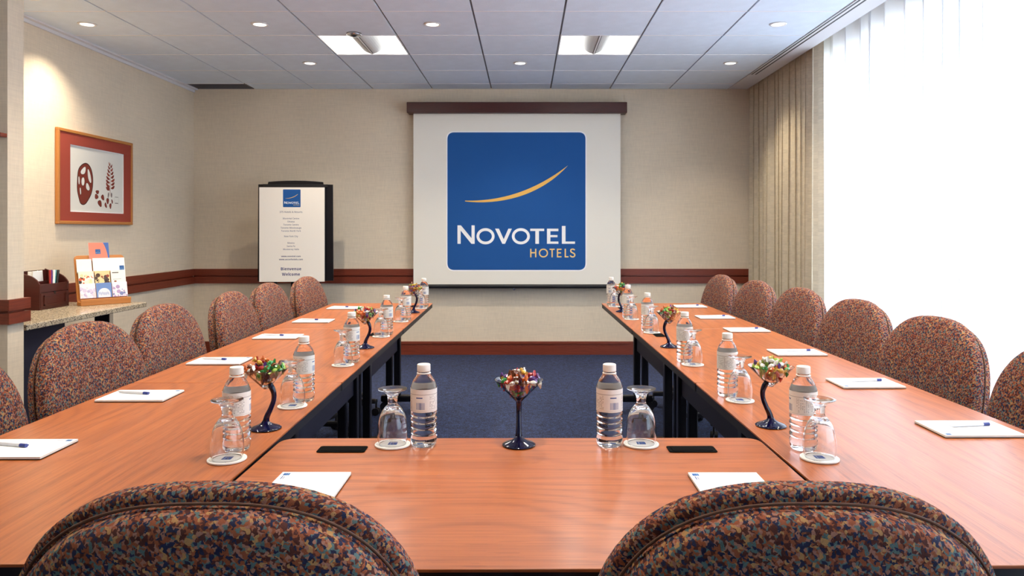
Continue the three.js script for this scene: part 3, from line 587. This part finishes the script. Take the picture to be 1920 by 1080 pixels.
// ---------------------------------------------------------------- flip chart
{
  const t = thing('flip_chart', 'black flip chart easel holding a white printed welcome sheet', 'easel', [-2.225, 0, -7.2], 0.06);
  const sh = new THREE.Shape(); sh.moveTo(-0.36, 0.79); sh.lineTo(0.36, 0.79); sh.lineTo(0.355, 1.725); sh.lineTo(0.265, 1.728); sh.lineTo(0.26, 1.75); sh.quadraticCurveTo(0, 1.775, -0.26, 1.75); sh.lineTo(-0.265, 1.728); sh.lineTo(-0.355, 1.725); sh.closePath();
  part('board', extr(sh, 0.025, 0.004).translate(0, 0, -0.02), M.blackMetal, t);
  part('clamp_bar', rbox(0.62, 0.03, 0.012, 0.004, 0, 1.712, 0.006), M.black, t);
  for (const s of [-1, 1]) part('leg', sweep([[0.18 * s, 0.9, -0.02], [0.30 * s, 0.0, -0.02]], [0.016, 0.014], 10, 4), M.blackMetal, t);
  part('leg', sweep([[0, 1.2, -0.04], [0, 0.0, -0.40]], [0.016, 0.014], 10, 4), M.blackMetal, t);
  part('column', join([rbox(0.06, 0.5, 0.03, 0.006, -0.02, 0.55, -0.03), rbox(0.06, 0.5, 0.03, 0.006, 0.15, 0.55, -0.03)]), M.black, t);
  const tex = canvasTex(640, 910, (x, w, h) => {
    x.fillStyle = '#f4efe6'; x.fillRect(0, 0, w, h); mark(x, 232, 20, 172, false);
    x.textAlign = 'center'; x.fillStyle = '#3a3f66';
    const line = (s, y, size, bold) => { x.font = `${bold ? 'bold ' : ''}${size}px sans-serif`; x.fillText(s, 310, y); };
    line('375 Hotels & Resorts', 246, 24);
    line('Montréal Centre', 308, 22); line('Ottawa', 338, 22); line('Toronto Centre', 368, 22); line('Toronto Mississauga', 398, 22); line('Toronto North York', 428, 22);
    line('New York City', 480, 22); line('Mexico', 544, 22); line('Santa Fe', 575, 22); line('Monterrey Valle', 605, 22);
    line('www.novotel.com', 672, 22, true); line('www.accorhotels.com', 702, 22, true);
    x.fillStyle = '#2a2f6a'; line('Bienvenue', 800, 40, true); line('Welcome', 852, 40, true);
  });
  const s = single('flip_chart_sheet', new THREE.BoxGeometry(0.62, 0.91, 0.004).translate(0, 0.455, 0.006), M.paper, 'white printed welcome sheet hanging on the black easel', 'paper', [-2.25, 0.785, -7.176], 0.06);
  const f = std({ map: tex, roughness: 0.85 }), e = M.paper; s.material = [e, e, e, e, f, e];
}

// ---------------------------------------------------------------- framed picture
{
  const z0 = 5.40, z1 = 6.43, y0 = 1.327, y1 = 2.033, L = z1 - z0, Hh = y1 - y0;
  // local: x along the wall (towards the screen wall), y up, z out of the wall
  const t = thing('framed_picture', 'oak framed picture with rust red mat and brown plant print', 'picture', [XL + 0.002, y0, -z0], Math.PI / 2);
  const f = 0.024, d = 0.026;
  const bars = [['rail', L, f, L / 2, f / 2], ['rail', L, f, L / 2, Hh - f / 2]];
  for (const [n, w, h, x, y] of bars) part('frame_rail', metricUV(rbox(w, h, d, 0.005, x, y, d / 2)), M.oak, t);
  for (const x of [f / 2, L - f / 2]) part('frame_stile', swapUV(metricUV(rbox(f, Hh - 2 * f + 0.006, d, 0.005, x, Hh / 2, d / 2))), M.oak, t);
  const mx0 = 0.156, mx1 = 0.90, my0 = 0.093, my1 = 0.598, sh = new THREE.Shape(); sh.moveTo(f - 0.004, f - 0.004); sh.lineTo(L - f + 0.004, f - 0.004); sh.lineTo(L - f + 0.004, Hh - f + 0.004); sh.lineTo(f - 0.004, Hh - f + 0.004); sh.closePath();
  const hole = new THREE.Path(); hole.moveTo(mx0, my0); hole.lineTo(mx0, my1); hole.lineTo(mx1, my1); hole.lineTo(mx1, my0); hole.closePath(); sh.holes.push(hole);
  part('mat', extr(sh, 0.004).translate(0, 0, 0.014), std({ color: 0x9c4030, roughness: 0.9 }), t, 'rust red mat board');
  const bev = 0.008, inner = [[mx0, mx1, my0, my0 + bev], [mx0, mx1, my1 - bev, my1], [mx0, mx0 + bev, my0, my1], [mx1 - bev, mx1, my0, my1]];
  part('mat_bevel', join(inner.map(([a, b, c, e]) => span(a, b, c, e, 0.010, 0.0135))), M.white, t, 'white cut edge of the mat');
  const tex = canvasTex(960, 660, (x, w, h) => {
    x.fillStyle = '#dfded6'; x.fillRect(0, 0, w, h);
    // print coordinates: u 0..480, v 0..330, stretched to the sheet
    x.scale(2, 2); const br = '#7a2b1a', dk = '#3a1410';
    const blob = (pts, fill, stroke, lw = 3) => { x.beginPath(); const n = pts.length; for (let i = 0; i < n; i++) { const a = pts[i], b = pts[(i + 1) % n], mx = (a[0] + b[0]) / 2, my = (a[1] + b[1]) / 2; i ? x.quadraticCurveTo(a[0], a[1], mx, my) : x.moveTo((pts[n - 1][0] + a[0]) / 2, (pts[n - 1][1] + a[1]) / 2), i || x.quadraticCurveTo(a[0], a[1], mx, my); } x.closePath(); if (fill) { x.fillStyle = fill; x.fill(); } if (stroke) { x.strokeStyle = stroke; x.lineWidth = lw; x.stroke(); } };
    blob([[72, 118], [100, 92], [140, 78], [176, 96], [196, 140], [196, 190], [184, 232], [160, 262], [128, 292], [92, 290], [78, 262], [62, 216], [66, 160]], br, dk, 5);
    const holes = [[[88, 124], [128, 94], [138, 108], [128, 138], [96, 142]], [[148, 100], [172, 122], [186, 170], [176, 184], [152, 158]], [[98, 158], [120, 150], [128, 176], [116, 200], [98, 192]], [[136, 182], [152, 178], [172, 206], [162, 222], [136, 212]], [[72, 150], [84, 152], [86, 186], [78, 196], [72, 180]], [[82, 206], [94, 206], [98, 240], [88, 246]]];
    for (const p of holes) blob(p, '#e4e3dc', dk, 2);
    for (const [cx, cy, rx, ry, a] of [[236, 222, 14, 9, 0], [228, 246, 15, 12, 0.2], [284, 248, 15, 12, 0.8], [258, 280, 19, 14, 0.7], [330, 264, 11, 15, 0], [312, 288, 8, 14, -0.5], [356, 290, 9, 14, 0.1], [372, 266, 5, 11, -0.3]]) { x.save(); x.translate(cx, cy); x.rotate(a); x.beginPath(); for (let k = 0; k <= 20; k++) { const q = k / 10 * Math.PI, r = 1 + 0.12 * Math.sin(3 * q + cx); k ? x.lineTo(rx * r * Math.cos(q), ry * r * Math.sin(q)) : x.moveTo(rx * r, 0); } x.fillStyle = br; x.fill(); x.strokeStyle = dk; x.lineWidth = 2; x.stroke(); x.restore(); }
    x.strokeStyle = br; x.lineWidth = 3; x.beginPath(); x.moveTo(352, 240); x.lineTo(356, 60); x.stroke();
    for (let k = 0; k < 15; k++) { const y = 62 + k * 9.5, s = k % 2 ? 1 : -1, w2 = 12 + 20 * Math.min(1, k / 9); blob([[355, y + 12], [355 + s * w2 * 0.5, y + 2], [355 + s * w2 * 1.4, y - 10], [355 + s * w2, y + 16]], k % 3 ? br : '#94412c', null); }
    blob([[318, 162], [330, 176], [352, 196], [342, 206], [322, 188]], br, null); blob([[334, 216], [342, 222], [338, 246], [330, 250]], dk, null); blob([[362, 216], [372, 222], [370, 246], [362, 244]], dk, null);
    x.strokeStyle = '#b9b6ae'; x.lineWidth = 1.5; x.strokeRect(396, 240, 38, 36); x.fillStyle = '#55504c'; x.fillRect(400, 240, 30, 2); x.fillRect(400, 272, 30, 3);
  });
  const pm = std({ map: tex, roughness: 0.8 });
  const pr = new THREE.Mesh(new THREE.PlaneGeometry(mx1 - mx0, my1 - my0).translate((mx0 + mx1) / 2, (my0 + my1) / 2, 0.0095), pm); pr.name = 'print'; t.add(pr); pr.userData.label = 'pale sheet printed with brown plant forms';
  part('backing', box(L - 0.02, Hh - 0.02, 0.006, L / 2, Hh / 2, 0.005), M.black, t);
}

// ---------------------------------------------------------------- counter with its things
{
  const cz0 = -5.50, cz1 = -4.175, cx = -2.80;
  const t = thing('granite_counter', 'speckled granite counter on dark supports along the picture wall', 'counter', [XL + 0.023, 0, (cz0 + cz1) / 2]);
  const L = cz1 - cz0, D = cx - XL - 0.023;
  part('worktop', metricUV(rbox(D, 0.034, L, 0.005, D / 2, TOP - 0.017, 0)), M.granite, t, 'speckled grey beige granite top');
  part('end_panel', rbox(D - 0.06, 0.716, 0.42, 0.006, D / 2 - 0.02, 0.358, L / 2 - 0.22), M.navyPanel, t, 'dark navy end cabinet');
  part('leg', rbox(0.09, 0.716, 0.06, 0.006, D - 0.21, 0.358, -0.46), M.navyPanel, t, 'dark post');
  part('leg_edge', rbox(0.012, 0.716, 0.05, 0.003, D - 0.155, 0.358, -0.46), M.chrome, t);

  // desk organiser
  const bx = -3.215, bz0 = -5.19, bz1 = -4.925, bw = bz1 - bz0, back = -0.165;
  const o = thing('desk_organiser', 'dark mahogany desk organiser box with a drawer', 'organiser', [bx, TOP, (bz0 + bz1) / 2 - 0.02]);
  const side = new THREE.Shape(); side.moveTo(back, 0); side.lineTo(0, 0); side.lineTo(0, 0.17); side.quadraticCurveTo(-0.03, 0.225, -0.09, 0.235); side.lineTo(back, 0.262); side.closePath();
  for (const s of [-1, 1]) part('side_panel', extr(side, 0.012, 0.002).translate(0, 0, s * (bw / 2 + 0.02) - 0.006), M.darkWood, o);
  const w = bw + 0.03;
  part('back_panel', box(0.01, 0.255, w, back + 0.006, 0.1275, 0), M.darkWood, o);
  part('bottom_panel', box(-back, 0.01, w, back / 2, 0.006, 0), M.darkWood, o);
  part('shelf', box(-back - 0.012, 0.008, w, back / 2, 0.112, 0), M.darkWood, o);
  part('front_panel', metricUV(box(0.012, 0.052, w, -0.007, 0.143, 0)), M.darkWood, o);
  part('divider', box(0.008, 0.06, w, -0.075, 0.155, 0), M.darkWood, o);
  const dr = part('drawer', join([metricUV(box(0.012, 0.098, w - 0.004, -0.004, 0.062, 0)), metricUV(box(0.006, 0.008, w - 0.06, 0.004, 0.03, 0)), metricUV(box(0.006, 0.008, w - 0.06, 0.004, 0.09, 0)), metricUV(box(0.006, 0.068, 0.008, 0.004, 0.06, w / 2 - 0.034)), metricUV(box(0.006, 0.068, 0.008, 0.004, 0.06, -w / 2 + 0.034))]), M.darkWood, o);
  part('finger_notch', cyl(0.011, 0.011, 0.004, 16).rotateZ(Math.PI / 2).translate(0.0015, 0.108, 0), M.black, dr);
  // sachets and pens standing in it
  reseed(77);
  for (let k = 0; k < 5; k++) {
    const m = single('paper_sachet', rbox(0.05, 0.085, 0.006, 0.002), k % 2 ? M.paper : std({ color: [0xf0e9dc, 0xe8e2d4, 0xf6f4ee][k >> 1], roughness: 0.7 }), 'small white paper sachet standing in the desk organiser', 'sachet', [bx - 0.11 + 0.012 * (k % 2), TOP + 0.178 + 0.06, -5.0 - 0.022 * k], 0, 'sachets in the organiser');
    m.position.y = TOP + 0.116 + 0.05 + 0.045; m.rotation.set(0.25 * (rnd() - 0.5), 1.2 + 0.5 * rnd(), 0.3 * (rnd() - 0.5));
  }
  const penColors = [['red', 0x9c2018], ['purple', 0x4a2a86], ['white', 0xf0eee8], ['teal', 0x3f8f96], ['black', 0x16161a]];
  penColors.forEach(([n, c], k) => {
    const g = join([cyl(0.0075, 0.0075, 0.09, 14), cyl(0.0082, 0.0082, 0.042, 14, 0, 0.062, 0), cyl(0.005, 0.003, 0.01, 10, 0, -0.05, 0)]);
    const m = single('marker_pen', g, std({ color: c, roughness: 0.4 }), `${n} marker pen standing in the desk organiser`, 'pen', [bx - 0.035 - 0.006 * (k % 2), TOP + 0.116 + 0.06, -5.085 - 0.019 * k], 0, 'markers in the organiser');
    m.rotation.set(-0.16 - 0.05 * k, 0, 0.12);
  });

  // brochure rack
  const turn = 50 * Math.PI / 180, rp = [-3.03, TOP, -5.345];
  const r = thing('brochure_rack', 'light oak tabletop rack full of leaflets', 'rack', rp, turn);
  const ls = 0.2, leanBack = (g) => g.rotateX(-ls).translate(0, 0.012, -0.015);
  part('back_board', leanBack(extr(rrect(0.335, 0.345, 0.03), 0.012, 0.003).translate(0, 0.1725, -0.006)), M.oak, r);
  part('ledge', rbox(0.335, 0.028, 0.075, 0.005, 0, 0.014, 0.012), M.oak, r);
  part('lip', rbox(0.335, 0.022, 0.010, 0.003, 0, 0.034, 0.045), M.oak, r);
  part('strut', sweep([[0, 0.2, -0.06], [0, 0.008, -0.10]], [0.008, 0.008], 8, 3), M.oak, r);
  const frame = new THREE.Object3D(); frame.position.set(...rp); frame.rotation.y = turn; frame.updateMatrixWorld(true);
  const tilt = new THREE.Object3D(); frame.add(tilt); tilt.position.set(0, 0.012, -0.015); tilt.rotation.x = -ls; frame.updateMatrixWorld(true);
  const leaflet = (name, label, x, y, w2, h2, off, draw) => {
    const f = std({ map: canvasTex(160, Math.round(160 * h2 / w2), draw), roughness: 0.5 }), e = M.paper;
    const m = single(name, new THREE.BoxGeometry(w2, h2, 0.004), e, label, 'brochure', [0, 0, 0], 0, 'leaflets in the oak rack'); m.material = [e, e, e, e, f, e];
    const a = new THREE.Object3D(); a.position.set(x, y + h2 / 2, off); tilt.add(a); a.updateMatrixWorld(true); m.position.setFromMatrixPosition(a.matrixWorld); m.quaternion.setFromRotationMatrix(a.matrixWorld);
  };
  const photo = (bg, cols, s) => (x, w3, h3) => { x.fillStyle = bg; x.fillRect(0, 0, w3, h3); for (let k = 0; k < 26; k++) { x.fillStyle = cols[Math.floor(hash2(k, s, 81) * cols.length)]; x.beginPath(); x.arc(hash2(k, s, 82) * w3, h3 * (0.3 + 0.7 * hash2(k, s, 83)), 6 + 18 * hash2(k, s, 84), 0, 7); x.fill(); } };
  leaflet('brochure', 'salmon red leaflet with a small blue square, topmost in the oak rack', -0.005, 0.305, 0.135, 0.13, 0.012, (x, w3, h3) => { x.fillStyle = '#d6806a'; x.fillRect(0, 0, w3, h3); x.fillStyle = '#3f62a8'; x.beginPath(); x.moveTo(w3 * 0.72, 0); x.quadraticCurveTo(w3 * 0.92, h3 * 0.4, w3 * 0.93, h3); x.lineTo(w3, h3); x.lineTo(w3, 0); x.fill(); mark(x, w3 * 0.32, h3 * 0.38, w3 * 0.25, false); });
  leaflet('brochure', 'plain white leaflet at the top corner of the oak rack', -0.112, 0.215, 0.098, 0.10, 0.018, (x, w3, h3) => { x.fillStyle = '#f5f1ea'; x.fillRect(0, 0, w3, h3); x.fillStyle = '#5f9aa0'; x.fillRect(0, h3 - 12, w3, 12); });
  leaflet('brochure', 'wide white leaflet with a blue corner mark in the oak rack', 0.052, 0.215, 0.215, 0.105, 0.02, (x, w3, h3) => { x.fillStyle = '#f7f4ee'; x.fillRect(0, 0, w3, h3); mark(x, w3 - 28, h3 - 34, 24, false); x.fillStyle = '#d8a860'; x.fillRect(0, h3 - 8, w3, 8); });
  leaflet('brochure', 'orange and black photo leaflet in the middle row of the rack', -0.107, 0.13, 0.10, 0.095, 0.026, photo('#f1e6d0', ['#2b1c16', '#c8552a', '#e8d6a8', '#f6f0e2'], 1));
  leaflet('brochure', 'brown photo leaflet in the centre of the oak rack', 0.0, 0.13, 0.10, 0.095, 0.026, photo('#e6cf9a', ['#2a1b14', '#4a3226', '#8a3a24', '#d8c08a'], 2));
  leaflet('brochure', 'white leaflet with thin print in the middle row of the rack', 0.107, 0.13, 0.10, 0.095, 0.026, (x, w3, h3) => { x.fillStyle = '#f2ede6'; x.fillRect(0, 0, w3, h3); x.fillStyle = '#2c2420'; x.fillRect(14, 22, 70, 10); x.fillStyle = '#8aa0a8'; x.fillRect(20, 100, 90, 5); x.fillStyle = '#8a4a30'; x.fillRect(30, 120, 26, 16); });
  leaflet('brochure', 'pale lilac leaflet in the bottom row of the oak rack', -0.106, 0.032, 0.102, 0.105, 0.033, photo('#e6e2f0', ['#cfc6e2', '#f2f0f8', '#b8aed6', '#e8d8e0'], 3));
  leaflet('brochure', 'blue leaflet with a pale dome in the bottom row of the rack', 0.001, 0.032, 0.102, 0.105, 0.033, (x, w3, h3) => { x.fillStyle = '#6a8cc8'; x.fillRect(0, 0, w3, h3); x.fillStyle = '#dfe4f0'; x.beginPath(); x.arc(w3 / 2, h3 * 0.75, w3 * 0.4, Math.PI, 0); x.lineTo(w3 * 0.9, h3); x.lineTo(w3 * 0.1, h3); x.fill(); x.fillStyle = '#9fb0d4'; for (let k = 0; k < 10; k++) x.fillRect(24 + 11 * k, h3 * 0.6 + 14 * hash2(k, 1, 85), 7, 30); });
  leaflet('brochure', 'white and violet leaflet in the bottom row of the oak rack', 0.108, 0.032, 0.102, 0.105, 0.033, photo('#efe8f2', ['#b49cc8', '#d8cce6', '#f4eef6', '#7a86b8'], 5));
}

scene.traverse((o) => { if (o.isMesh) { o.castShadow = true; o.receiveShadow = true; } });
renderer.render(scene, camera);
